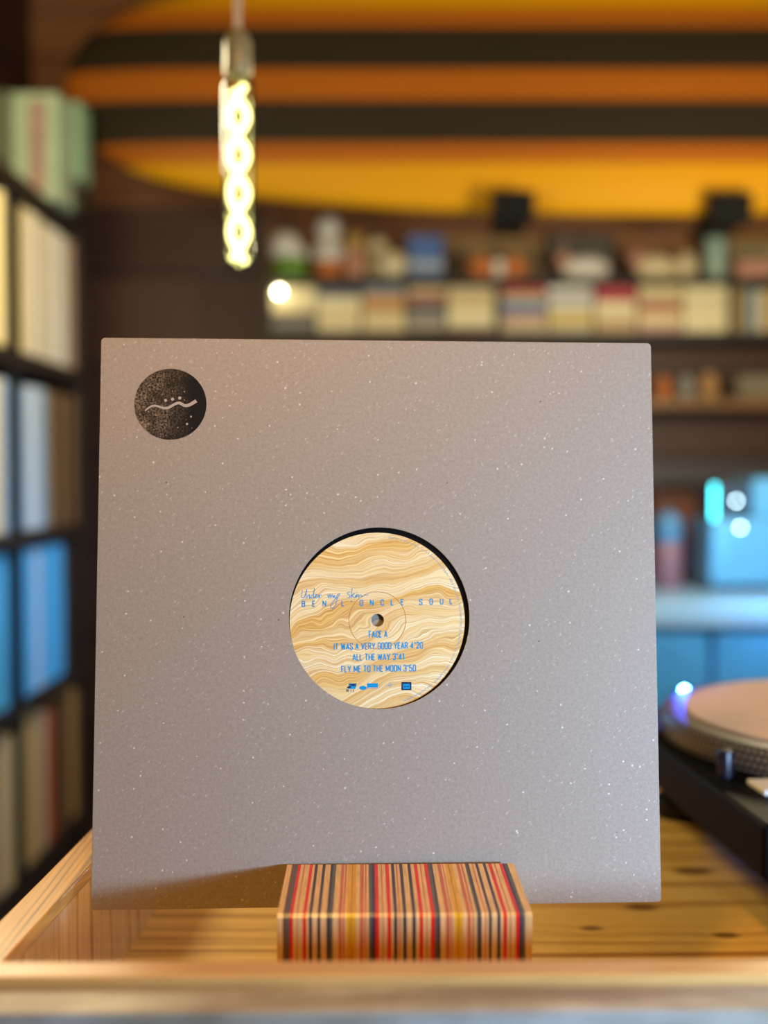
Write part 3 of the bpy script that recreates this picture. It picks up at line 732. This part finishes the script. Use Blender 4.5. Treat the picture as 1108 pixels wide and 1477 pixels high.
PAL = {'cream': (230, 208, 150), 'ivory': (240, 226, 174), 'beige': (202, 180, 134), 'tan': (196, 156, 96), 'dark brown': (66, 50, 40), 'navy': (52, 56, 84),
       'grey': (150, 146, 134), 'orange': (206, 130, 58), 'red': (176, 52, 44), 'crimson': (176, 30, 52), 'yellow': (206, 178, 84), 'blue': (92, 124, 156),
       'pink': (196, 140, 124), 'maroon': (104, 44, 42), 'white': (228, 224, 212), 'dusty red': (168, 88, 68),
       'pale blue': (168, 196, 224), 'bone': (226, 218, 196), 'sky blue': (84, 180, 232), 'brown': (126, 90, 54), 'black': (30, 28, 28), 'steel blue': (96, 136, 178), 'green': (112, 122, 84)}
PM = {k: mat('print_' + k.replace(' ', '_'), lin(v), 0.4, var=0.08, vscale=30) for k, v in PAL.items()}
def stacks_of(spec):
    out = []
    for name, n in spec: out += [name] * n
    return out
cd_spec = [
    (392, 456, [('cream', 1), ('ivory', 4), ('cream', 2), ('dark brown', 2), ('grey', 1), ('dark brown', 2)]),
    (458, 520, [('navy', 2), ('grey', 1), ('ivory', 3), ('cream', 4), ('ivory', 1), ('beige', 1)]),
    (523, 585, [('blue', 1), ('grey', 1), ('beige', 1), ('orange', 2), ('tan', 2), ('cream', 4), ('beige', 1)]),
    (588, 642, [('beige', 2), ('dusty red', 2), ('grey', 1), ('dark brown', 2), ('grey', 3), ('beige', 1), ('dark brown', 1)]),
    (645, 713, [('beige', 3), ('cream', 2), ('tan', 1), ('ivory', 4), ('beige', 1), ('maroon', 1)]),
    (723, 788, [('red', 2), ('beige', 2), ('blue', 3), ('pink', 2), ('beige', 3)]),
    (790, 855, [('white', 2), ('grey', 2), ('white', 2), ('yellow', 4), ('beige', 2)]),
    (859, 918, [('crimson', 4), ('ivory', 2), ('cream', 2), ('beige', 1), ('tan', 3)]),
    (921, 984, [('cream', 2), ('beige', 2), ('dusty red', 2), ('orange', 1), ('cream', 3), ('pink', 2)]),
    (986, 1049, [('ivory', 3), ('beige', 1), ('ivory', 3), ('cream', 1), ('ivory', 4)]),
]
bm = B(); box(bm, -0.5, 0.5, 0, 0.125, 0, 0.0102); cd_mesh = bpy.data.meshes.new('disc_case'); bm.to_mesh(cd_mesh); bm.free(); cd_meshes = {}
rnd = random.Random(11)
z_base = Z(478)
for si, (xa, xb, spec) in enumerate(cd_spec):
    cols = stacks_of(spec); n = len(cols); wd = X(xb) - X(xa); ph_ = (Z(412) - z_base) / n
    for j, cname in enumerate(cols):
        me = cd_meshes.get(cname)
        if me is None:
            me = cd_mesh.copy(); me.name = 'disc_case'; me.materials.append(PM[cname]); cd_meshes[cname] = me
        o = bpy.data.objects.new('disc_case', me); COL.objects.link(o)
        o.scale = (wd * rnd.uniform(0.965, 0.99), 1, ph_ * 0.97 / 0.0102)
        o.location = ((X(xa) + X(xb)) / 2 + rnd.uniform(-0.001, 0.001), YU + 0.012 + rnd.uniform(0, 0.006), z_base + (n - 1 - j) * ph_ + 0.0002)
        if j == 0: pos = 'topmost'
        elif j == n - 1: pos = 'bottom one'
        else: pos = ordinal(j + 1) + ' from top'
        where = 'leftmost stack' if si == 0 else ('rightmost stack' if si == 9 else ordinal(si + 1) + ' stack from left')
        tag(o, f"{cname} disc case, {pos}, {where} on the wall shelf", 'disc case', 'disc cases stacked on the wall shelf')
xx = X(1061); i = 0
for cname, wpx in (('tan', 9), ('green', 8), ('grey', 6), ('steel blue', 7), ('cream', 10), ('beige', 8), ('brown', 9), ('cream', 8), ('green', 9), ('tan', 10), ('navy', 9), ('cream', 10), ('grey', 10), ('tan', 12)):
    wd = wpx * YU / 1600
    o = obj('book', bx(0, wd * 0.95, 0, 0.12, 0, (Z(410 + rnd.uniform(2, 8)) - z_base)), PM[cname]); o.location = (xx, YU + 0.015, z_base)
    i += 1; xx += wd
    tag(o, f"{cname} book upright on the wall shelf, {ordinal(i)} rightwards from the disc cases", 'book', 'upright books on the wall shelf')
# small round glowing lamp clipped to the left end
t = thing('globe_light', 'tiny bright globe light at the left end of the wall shelf', 'light', at(403, 421, YU - 0.03))
bm = B(); ball(bm, (0, 0, 0), 0.0085); obj('globe', bm, emit('globe_glow', (1.0, 0.92, 0.62), 38), t, smooth=True)
bm = B(); lathe(bm, [(0.004, 0), (0.004, 0.017), (0.007, 0.018), (0.007, 0.0225)], 0, 0.0, 0.0085, 16); obj('holder', bm, M_brass, t, smooth=True)

# ---- ornaments standing on the top board
ZT = Z(399)
def orn(name, label, cat, px, Y=3.50): return thing(name, label, cat, (X(px, Y), Y, ZT), group=None)
def ms(px, Y=3.50): return px * Y / 1600
M_white = mat('glazed_white', lin((226, 220, 204)), 0.35); M_cream = mat('cream_glaze', lin((222, 204, 158)), 0.4)
M_green = mat('leaf_green', lin((104, 150, 42)), 0.5, var=0.2, vscale=60); M_orange = mat('orange_glaze', lin((204, 116, 50)), 0.4)
M_ochre = mat('ochre_wood', lin((176, 138, 70)), 0.5); M_pink = mat('pink_glaze', lin((200, 144, 118)), 0.45); M_teal = mat('pale_teal', lin((150, 176, 158)), 0.4)
M_bluep = mat('blue_tin', lin((78, 112, 168)), 0.4, var=0.15, vscale=40)
def blob(name, m, t, c, r): bm = B(); ball(bm, c, *r); return obj(name, bm, m, t, smooth=True)
# plant in a white pot wrap
t = orn('flower_ornament', 'white and green bushy ornament at the left end of the shelf top', 'ornament', 419)
bm = B(); lathe(bm, [(ms(18), 0), (ms(24), ms(8)), (ms(26), ms(24)), (ms(20), ms(34)), (ms(8), ms(38)), (0, ms(39))], n=24); obj('green_base', bm, M_green, t, smooth=True)
blob('white_bloom', M_white, t, (-ms(6), -ms(2), ms(48)), (ms(22), ms(18), ms(24)))
blob('white_bloom', M_white, t, (ms(12), ms(2), ms(40)), (ms(12), ms(12), ms(14)))
# two standing figures
def figure(px, lab, bodym, headm, hgt, bw, hr, basem=None):
    t = orn('figurine', lab, 'figurine', px)
    H = ms(hgt); r = ms(bw)
    bm = B(); lathe(bm, [(r * 0.92, 0), (r, H * 0.10), (r * 0.95, H * 0.42), (r * 0.72, H * 0.60), (r * 0.4, H * 0.68), (0, H * 0.70)], n=24); obj('body', bm, bodym, t, smooth=True)
    blob('head', headm, t, (0, 0, H - ms(hr)), (ms(hr), ms(hr), ms(hr)))
    for s in (-1, 1):
        bm = B(); tube(bm, catmull([(s * r * 0.6, 0, H * 0.60), (s * r * 1.02, -r * 0.2, H * 0.45), (s * r * 0.8, -r * 0.75, H * 0.32)], 5), r * 0.2, 8); obj('arm', bm, bodym, t, smooth=True)
    if basem:
        bm = B(); lathe(bm, [(r * 0.95, -0.0), (r * 1.12, H * 0.02), (r * 1.1, H * 0.26), (r * 0.98, H * 0.30)], n=24); obj('skirt', bm, basem, t, smooth=True)
    return t
figure(474, 'tall white figurine with a round white head and orange skirt on the shelf top', M_white, M_white, 94, 18, 18, M_orange)
figure(512, 'figurine with a round ochre head and pinkish body beside the tall white one', M_pink, M_ochre, 74, 15, 18)
figure(545, 'cream figurine with a small head behind a cream ball, left of the blue tin', M_cream, M_cream, 64, 14, 14)
t = tag(obj('ornament_ball', (lambda b: (lathe(b, [(ms(10), 0), (ms(19), ms(8)), (ms(22), ms(20)), (ms(18), ms(32)), (ms(8), ms(39)), (0, ms(40))], n=24), b)[1])(B()), M_cream, smooth=True), 'round cream ball ornament in front of the small cream figurine', 'ornament'); t.location = (X(565, 3.44), 3.435, ZT)
t = orn('tin', 'blue square tin with a pale band on the shelf top', 'tin', 613)
obj('body', bx(-ms(24), ms(24), -0.05, 0.05, 0, ms(52)), M_bluep, t, bevel=0.004)
obj('lid', bx(-ms(25), ms(25), -0.052, 0.052, ms(52), ms(62)), M_bluep, t, bevel=0.003)
obj('band', bx(-ms(24.3), ms(24.3), -0.0507, 0.0507, ms(14), ms(26)), mat('pale_band', lin((170, 180, 186)), 0.5), t)
t = orn('picture_frame', 'wide dim brown framed panel leaning on the wall behind two orange pots', 'frame', 712, 3.60)
obj('panel', bx(-ms(66), ms(66), 0, 0.012, 0.012, ms(66)), mat('dim_brown_print', lin((128, 104, 68)), 0.6, var=0.15, vscale=12), t)
bm = B(); Wd, Hh = ms(72), ms(72)
for a in ((-Wd, Wd, 0, 0.012), (-Wd, Wd, Hh - 0.012, Hh), (-Wd, -Wd + 0.012, 0.012, Hh - 0.012), (Wd - 0.012, Wd, 0.012, Hh - 0.012)): box(bm, a[0], a[1], -0.006, 0.018, a[2], a[3])
obj('frame', bm, M_ochre, t)
for px, lb in ((692, 'orange pot standing left in front of the brown framed panel'), (741, 'orange pot standing right in front of the brown framed panel')):
    t = orn('pot', lb, 'pot', px, 3.46)
    bm = B(); lathe(bm, [(ms(10), 0), (ms(17), ms(8)), (ms(19), ms(18)), (ms(15), ms(28)), (ms(12), ms(31))], n=24); obj('body', bm, M_orange, t, smooth=True)
    bm = B(); lathe(bm, [(ms(13), ms(31)), (ms(14), ms(34)), (ms(4), ms(37)), (ms(3), ms(41)), (0, ms(41.5))], n=20); obj('lid', bm, M_ochre, t, smooth=True)
t = tag(obj('cup', (lambda b: (lathe(b, [(ms(6), 0), (ms(8), ms(4)), (ms(9), ms(26)), (ms(8), ms(26)), (ms(7), ms(6)), (0, ms(5))], n=20), b)[1])(B()), M_white, smooth=True), 'small white cup between the two orange pots', 'cup'); t.location = (X(718, 3.45), 3.45, ZT)
# black and white picture with pale animal in front
t = orn('photo_frame', 'black and white picture standing on the shelf behind a pale lying animal ornament', 'frame', 836, 3.58)
obj('panel', bx(-ms(46), ms(46), 0, 0.012, 0, ms(72)), mat('black_white_print', lin((92, 86, 76)), 0.5, var=0.75, vscale=14), t, bevel=0.001)
bm = B(); Wd, Hh = ms(48), ms(74)
for a in ((-Wd, Wd, Hh - 0.006, Hh), (-Wd, -Wd + 0.006, 0, Hh - 0.006), (Wd - 0.006, Wd, 0, Hh - 0.006)): box(bm, a[0], a[1], -0.004, 0.016, a[2], a[3])
obj('frame', bm, M_black, t)
def animal(px, lab, w, hgt, bm_, hm_, Y=3.46, hs=-1):
    t = orn('animal_ornament', lab, 'ornament', px, Y)
    bm = B(); ball(bm, (0, 0, ms(hgt * 0.5)), ms(w * 0.5), ms(hgt * 0.42), ms(hgt * 0.5)); obj('body', bm, bm_, t, smooth=True)
    blob('head', hm_, t, (hs * ms(w * 0.46), -ms(3), ms(hgt * 0.80)), (ms(hgt * 0.34), ms(hgt * 0.34), ms(hgt * 0.36)))
    for s in (-1, 1):
        bm = B(); lathe(bm, [(ms(4), 0), (ms(3), ms(6)), (0, ms(10))], hs * ms(w * 0.46), s * ms(6) - ms(3), ms(hgt * 1.08), 10); obj('ear', bm, hm_, t, smooth=True)
    for s in (-1, 1):
        bm = B(); ball(bm, (s * ms(w * 0.3), -ms(hgt * 0.3), ms(5)), ms(9), ms(7), ms(5)); obj('paw', bm, bm_, t, smooth=True)
animal(842, 'pale pinkish lying animal ornament in front of the black and white picture', 70, 34, M_white, M_pink)
animal(944, 'cream lying animal ornament with a pink head, right of the black and white picture', 62, 36, M_cream, M_pink)
t = tag(obj('egg_ornament', (lambda b: (lathe(b, [(ms(6), 0), (ms(14), ms(8)), (ms(16), ms(19)), (ms(12), ms(33)), (ms(6), ms(40)), (0, ms(42))], n=24), b)[1])(B()), M_cream, smooth=True), 'cream egg-shaped ornament left of the pale teal cylinder', 'ornament'); t.location = (X(996), 3.47, ZT)
t = orn('canister', 'tall pale teal cylindrical canister on the shelf top', 'canister', 1029, 3.48)
bm = B(); lathe(bm, [(ms(15), 0), (ms(16), ms(2)), (ms(16), ms(60)), (ms(15), ms(61))], n=28); obj('body', bm, M_teal, t, smooth=True)
bm = B(); lathe(bm, [(ms(16.5), ms(61)), (ms(16.5), ms(68)), (ms(14), ms(70)), (0, ms(70.5))], n=28); obj('lid', bm, M_teal, t, smooth=True)
t = orn('picture_frame', 'tan framed picture at the right end of the shelf top, behind the pinkish box', 'frame', 1090, 3.60)
obj('panel', bx(-ms(34), ms(34), 0, 0.012, 0.01, ms(64)), mat('tan_print', lin((150, 136, 98)), 0.6, var=0.2, vscale=15), t)
bm = B(); Wd, Hh = ms(42), ms(72)
for a in ((-Wd, Wd, 0, 0.015), (-Wd, Wd, Hh - 0.015, Hh), (-Wd, -Wd + 0.015, 0.015, Hh - 0.015), (Wd - 0.015, Wd, 0.015, Hh - 0.015)): box(bm, a[0], a[1], -0.006, 0.018, a[2], a[3])
obj('frame', bm, M_ochre, t)
t = orn('box', 'low pinkish lidded box at the right end of the shelf top', 'box', 1080, 3.46)
obj('body', bx(-ms(24), ms(26), -0.04, 0.04, 0, ms(18)), M_pink, t, bevel=0.003); obj('lid', bx(-ms(25), ms(27), -0.042, 0.042, ms(18), ms(25)), M_pink, t, bevel=0.003)

# ---- plain wooden shelf lower on the right
ZL = Z(574)
o = obj('wall_shelf', bx(X(900), XE, YU - YB + 0.02, -0.042, -(ZL - Z(588)), 0), M_shelfwood); o.location = (0, YB, ZL)
tag(o, 'plain tan wooden wall shelf below the disc cases, carrying small pots', 'shelf')
def pot(px, w, hgt, m, lb, Y=3.48):
    t = thing('jar', lb, 'jar', (X(px, Y), Y, ZL)); bm = B()
    lathe(bm, [(ms(w * .6), 0), (ms(w), ms(hgt * .25)), (ms(w), ms(hgt * .6)), (ms(w * .75), ms(hgt * .78))], n=24); obj('body', bm, m, t, smooth=True)
    bm = B(); lathe(bm, [(ms(w * .8), ms(hgt * .78)), (ms(w * .8), ms(hgt * .95)), (ms(w * .6), ms(hgt)), (0, ms(hgt * 1.01))], n=24); obj('lid', bm, m, t, smooth=True)
pot(956, 12, 32, M_orange, 'small orange jar on the plain wooden shelf, nearest the sleeve')
pot(989, 12, 34, mat('grey_glaze', lin((150, 146, 134)), 0.35), 'small grey jar between the orange and tan jars')
pot(1021, 13, 38, mat('tan_glaze', lin((188, 140, 84)), 0.4), 'small tan jar right of the grey one on the plain shelf')
o = obj('tray', (lambda b: (box(b, -ms(40), ms(70), -0.06, 0.06, 0, ms(6)), box(b, -ms(46), ms(76), -0.065, 0.065, ms(6), ms(34)), b)[2])(B()), mat('dull_olive_box', lin((126, 116, 88)), 0.6), bevel=0.004); o.location = (X(1100, 3.5), 3.5, ZL)
tag(o, 'dull olive lidded case lying on the plain wooden shelf at the right', 'box')
# dark lower board and cabinet below
o = obj('wall_shelf', bx(X(900), XE, YU - YB + 0.05, -0.042, Z(700) - Z(668), 0), mat('dark_slate_board', lin((62, 60, 70)), 0.5, var=0.1, vscale=10)); o.location = (0, YB, Z(668))
tag(o, 'dark slate board fixed to the panelled wall above the espresso machine', 'shelf')
o = obj('back_cabinet', (lambda b: (box(b, X(940, 3.3), X(1300, 3.3), -0.08, 0.25, 0, Z(712, 3.3)), box(b, X(940, 3.3) - 0.01, X(1300, 3.3) + 0.01, -0.09, 0.25, Z(712, 3.3), Z(708, 3.3)), b)[2])(B()), wood('red_brown_wood', lin((116, 58, 34)), lin((76, 34, 22)), 'X', ('Z', 'Y'), 60, 1, 0.5)); o.location = (0, 3.35, 0)
tag(o, 'reddish brown wooden cabinet against the back wall behind the espresso machine', 'cabinet')

# ================================================================== SERVICE COUNTER WITH MACHINE
YC0, YC1 = 2.45, 3.0
ZC0 = at(554, 871, YC0).z
M_pale = mat('pale_laminate', lin((140, 184, 220)), 0.3, var=0.04, vscale=8)
M_blue_front = mat('blue_painted_front', lin((70, 150, 215)), 0.25, var=0.2, vscale=5)
sc_ = thing('service_counter', 'pale service counter with blue front, behind the turntable', 'counter', (0, YC0, 0))
xl, xr = X(860, YC0), X(1450, YC0)
obj('counter_slab', bx(xl, xr, 0, YC1 - YC0, at(554, 906, YC0).z, ZC0), M_pale, sc_, bevel=0.008, seg=3)
obj('front_panel', bx(xl + 0.02, xr, 0.03, YC1 - YC0, 0, at(554, 906, YC0).z), M_blue_front, sc_)
for i in range(4):
    a = xl + 0.03 + i * 0.24; obj('door', bx(a, a + 0.225, 0.012, 0.03, 0.08, at(554, 914, YC0).z), M_blue_front, sc_, bevel=0.003)
YM = 2.72; mm = YM / 1600
mach = thing('espresso_machine', 'pale blue metal machine with glowing chrome glints on the service counter', 'espresso machine', (X(1027, YM), YM, ZC0))
M_metal = mat('pale_blue_enamel', lin((92, 166, 214)), 0.22, spec=0.7)
hM = lambda py: at(554, py, YM).z - ZC0
obj('body', bx(0, 0.42, 0, 0.20, 0.012, hM(748)), M_metal, mach, bevel=0.012, seg=3)
obj('upper_panel', bx(0.012, 0.41, 0.03, 0.19, hM(748), hM(698)), mat('dark_upper_panel', lin((44, 58, 78)), 0.3), mach, bevel=0.006)
obj('cup_rail', bx(0.105, 0.42, 0.01, 0.20, hM(748), hM(690)), M_metal, mach, bevel=0.008)
for fx in (0.04, 0.38):
    bm = B(); lathe(bm, [(0.018, 0), (0.018, 0.012)], fx, 0.05, 0, 16); obj('foot', bm, M_black, mach)
M_glint_w = emit('chrome_glint_glow', (0.62, 0.92, 1.0), 20)  # round highlights of the chrome, built as small glowing balls
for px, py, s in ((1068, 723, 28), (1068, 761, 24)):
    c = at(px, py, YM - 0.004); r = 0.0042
    bm = B(); ball(bm, (c.x - X(1027, YM), -0.004 if py > 740 else 0.026, c.z - ZC0), r); g_ = obj('chrome_glint', bm, M_glint_w, mach, smooth=True)
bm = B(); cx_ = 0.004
tube(bm, [(cx_, -0.007, hM(748)), (cx_, -0.007, hM(700))], 0.0042, 12); obj('glint_tube', bm, emit('cyan_glint', (0.06, 0.72, 0.82), 9), mach, smooth=True)  # upright highlight on the chrome, built as a glowing tube
point('added_counter_fill', (X(1075, YM) , 2.36, at(554, 790, YM).z), 2.3, (0.10, 0.50, 1.0), 0.03)  # added blue fill floating before the counter, not given off by the machine
YJ = 2.78; mj = YJ / 1600
t = thing('lidded_bottle', 'squat bottle with blue domed lid beside the pale blue machine', 'bottle', (X(964, YJ), YJ, ZC0))
bm = B(); lathe(bm, [(18 * mj, 0), (20 * mj, 4 * mj), (20 * mj, 62 * mj), (17 * mj, 68 * mj)], n=28); obj('body', bm, mat('mauve_glaze', lin((130, 96, 112)), 0.4), t, smooth=True)
bm = B(); lathe(bm, [(18 * mj, 68 * mj), (19 * mj, 74 * mj), (18.5 * mj, 96 * mj), (14 * mj, 107 * mj), (6 * mj, 112 * mj), (0, 113 * mj)], n=28); obj('lid', bm, mat('blue_lid', lin((70, 126, 170)), 0.3), t, smooth=True)

# ================================================================== RECORD SHELF ON THE LEFT
XS = -0.765; YE0, YE1 = 2.80, 2.86; YD0, YD1 = 2.285, 2.335; YN = 1.84
rows = [1.778, 1.410, 1.030, 0.672, 0.30]
ls = thing('record_shelf', 'tall black record shelf along the left wall with open square cells', 'shelf', ((XS - 1.14) / 2, (YN + YE1) / 2, 0))
ox, oy = ls.location.x, ls.location.y
BT = 0.034
for k, z in enumerate(rows):
    obj('shelf_board', bx(XS - ox - 0.355, XS - ox, YN - oy, YE0 - oy, z - BT, z), M_shelf_black, ls, bevel=0.001)
obj('end_panel', bx(XS - ox - 0.355, XS - ox, YE0 - oy, YE1 - oy, 0, rows[0]), M_shelf_black, ls)
obj('end_panel', bx(XS - ox - 0.355, XS - ox, YN - 0.04 - oy, YN - oy, 0, rows[0]), M_shelf_black, ls)
for k in range(4):
    obj('divider', bx(XS - ox - 0.35, XS - ox + 0.002, YD0 - oy, YD1 - oy, rows[k + 1], rows[k] - BT), M_matt_black, ls)
obj('plinth', bx(XS - ox - 0.35, XS - ox - 0.02, YN - oy, YE0 - oy, 0, rows[4] - BT), M_shelf_black, ls)
obj('back_board', bx(XS - ox - 0.358, XS - ox - 0.355, YN - oy, YE1 - oy, 0, rows[0]), M_shelf_black, ls)
row_cols = [  # from the far end towards the camera
    [('brown', 2), ('pink', 3), ('beige', 3), ('grey', 2), ('bone', 6), ('white', 6), ('beige', 2), ('bone', 8), ('beige', 2), ('bone', 8), ('cream', 10)],
    [('brown', 8), ('dark brown', 5), ('tan', 2), ('brown', 6), ('dark brown', 5), ('beige', 2), ('grey', 3), ('pale blue', 7), ('white', 3), ('pale blue', 14)],
    [('black', 9), ('dark brown', 5), ('sky blue', 20), ('pale blue', 5), ('sky blue', 20)],
    [('brown', 5), ('tan', 5), ('brown', 4), ('dark brown', 6), ('brown', 5), ('maroon', 4), ('red', 3), ('beige', 4), ('grey', 4), ('tan', 6), ('beige', 10)]]
row_name = ['top row', 'second row down', 'third row down', 'lowest visible row']
lp_mesh = {}
rnd = random.Random(5)
for k in range(4):
    cols = stacks_of(row_cols[k]); ci = 0
    for (y1, y0, cell) in ((YE0 - 0.004, YD1 + 0.004, 'far cell'), (YD0 - 0.003, 2.20, 'near cell')):
        y = y1; idx = 0
        while True:
            w = rnd.uniform(0.0065, 0.0115)
            if y - w < y0: break
            cname = cols[min(ci, len(cols) - 1)] if ci < len(cols) else rnd.choice(['cream', 'beige', 'pale blue'] if k else ['cream', 'ivory'])
            ci += 1; idx += 1
            me = lp_mesh.get(cname)
            if me is None:
                bm = B(); box(bm, -0.315, 0, 0, 1, 0, 0.315); me = bpy.data.meshes.new('record_in_sleeve'); bm.to_mesh(me); bm.free(); me.materials.append(PM[cname]); lp_mesh[cname] = me
            o = bpy.data.objects.new('record_sleeve', me); COL.objects.link(o)
            hs = rnd.uniform(0.97, 1.0)
            o.scale = (1, w * 0.96, hs); o.location = (XS - 0.004 - rnd.uniform(0, 0.008), y - w, rows[k + 1] + 0.0003)
            tag(o, f"{cname} record sleeve, {ordinal(idx)} from the back, {cell}, {row_name[k]}, left shelf", 'record sleeve', f'records in the {row_name[k]} of the left shelf')
            y -= w
# mint boxes standing on top of the record shelf
M_mint = mat('mint_card', lin((164, 182, 146)), 0.6, var=0.12, vscale=25); M_mint2 = mat('mint_green_card', lin((138, 174, 138)), 0.6, var=0.08)
M_olive = mat('olive_card', lin((96, 104, 74)), 0.6, var=0.1)
zs = rows[0]
def boxfile(label, x0, w, y, hgt, m, m2, z=zs, dep=0.18):
    t = thing('file_box', label, 'box', (x0 + w / 2, y, z))
    obj('body', bx(-w / 2, w / 2, 0, dep, 0, hgt), m, t, bevel=0.002)
    if m2: obj('spine_label', bx(-w * 0.12, w * 0.22, -0.0012, 0, hgt * 0.08, hgt * 0.92), m2, t)
M_spine = mat('faded_pink_print', lin((160, 128, 108)), 0.6, var=0.3, vscale=50)
boxfile('tall mint box file with a faded pink spine label on the record shelf', -0.850, 0.106, 2.56, 0.243, M_mint, M_spine, dep=0.12)
boxfile('dark olive box file at the left edge of the photo on the record shelf', -1.03, 0.175, 2.57, 0.25, M_olive, None, dep=0.11)
boxfile('low black box under the short mint green one on the record shelf', -0.90, 0.168, 2.69, 0.084, M_shelf_black, None, dep=0.11)
boxfile('short mint green box standing on the low black box, nearest the back wall', -0.782, 0.050, 2.70, 0.185, M_mint2, None, z=zs + 0.084, dep=0.09)
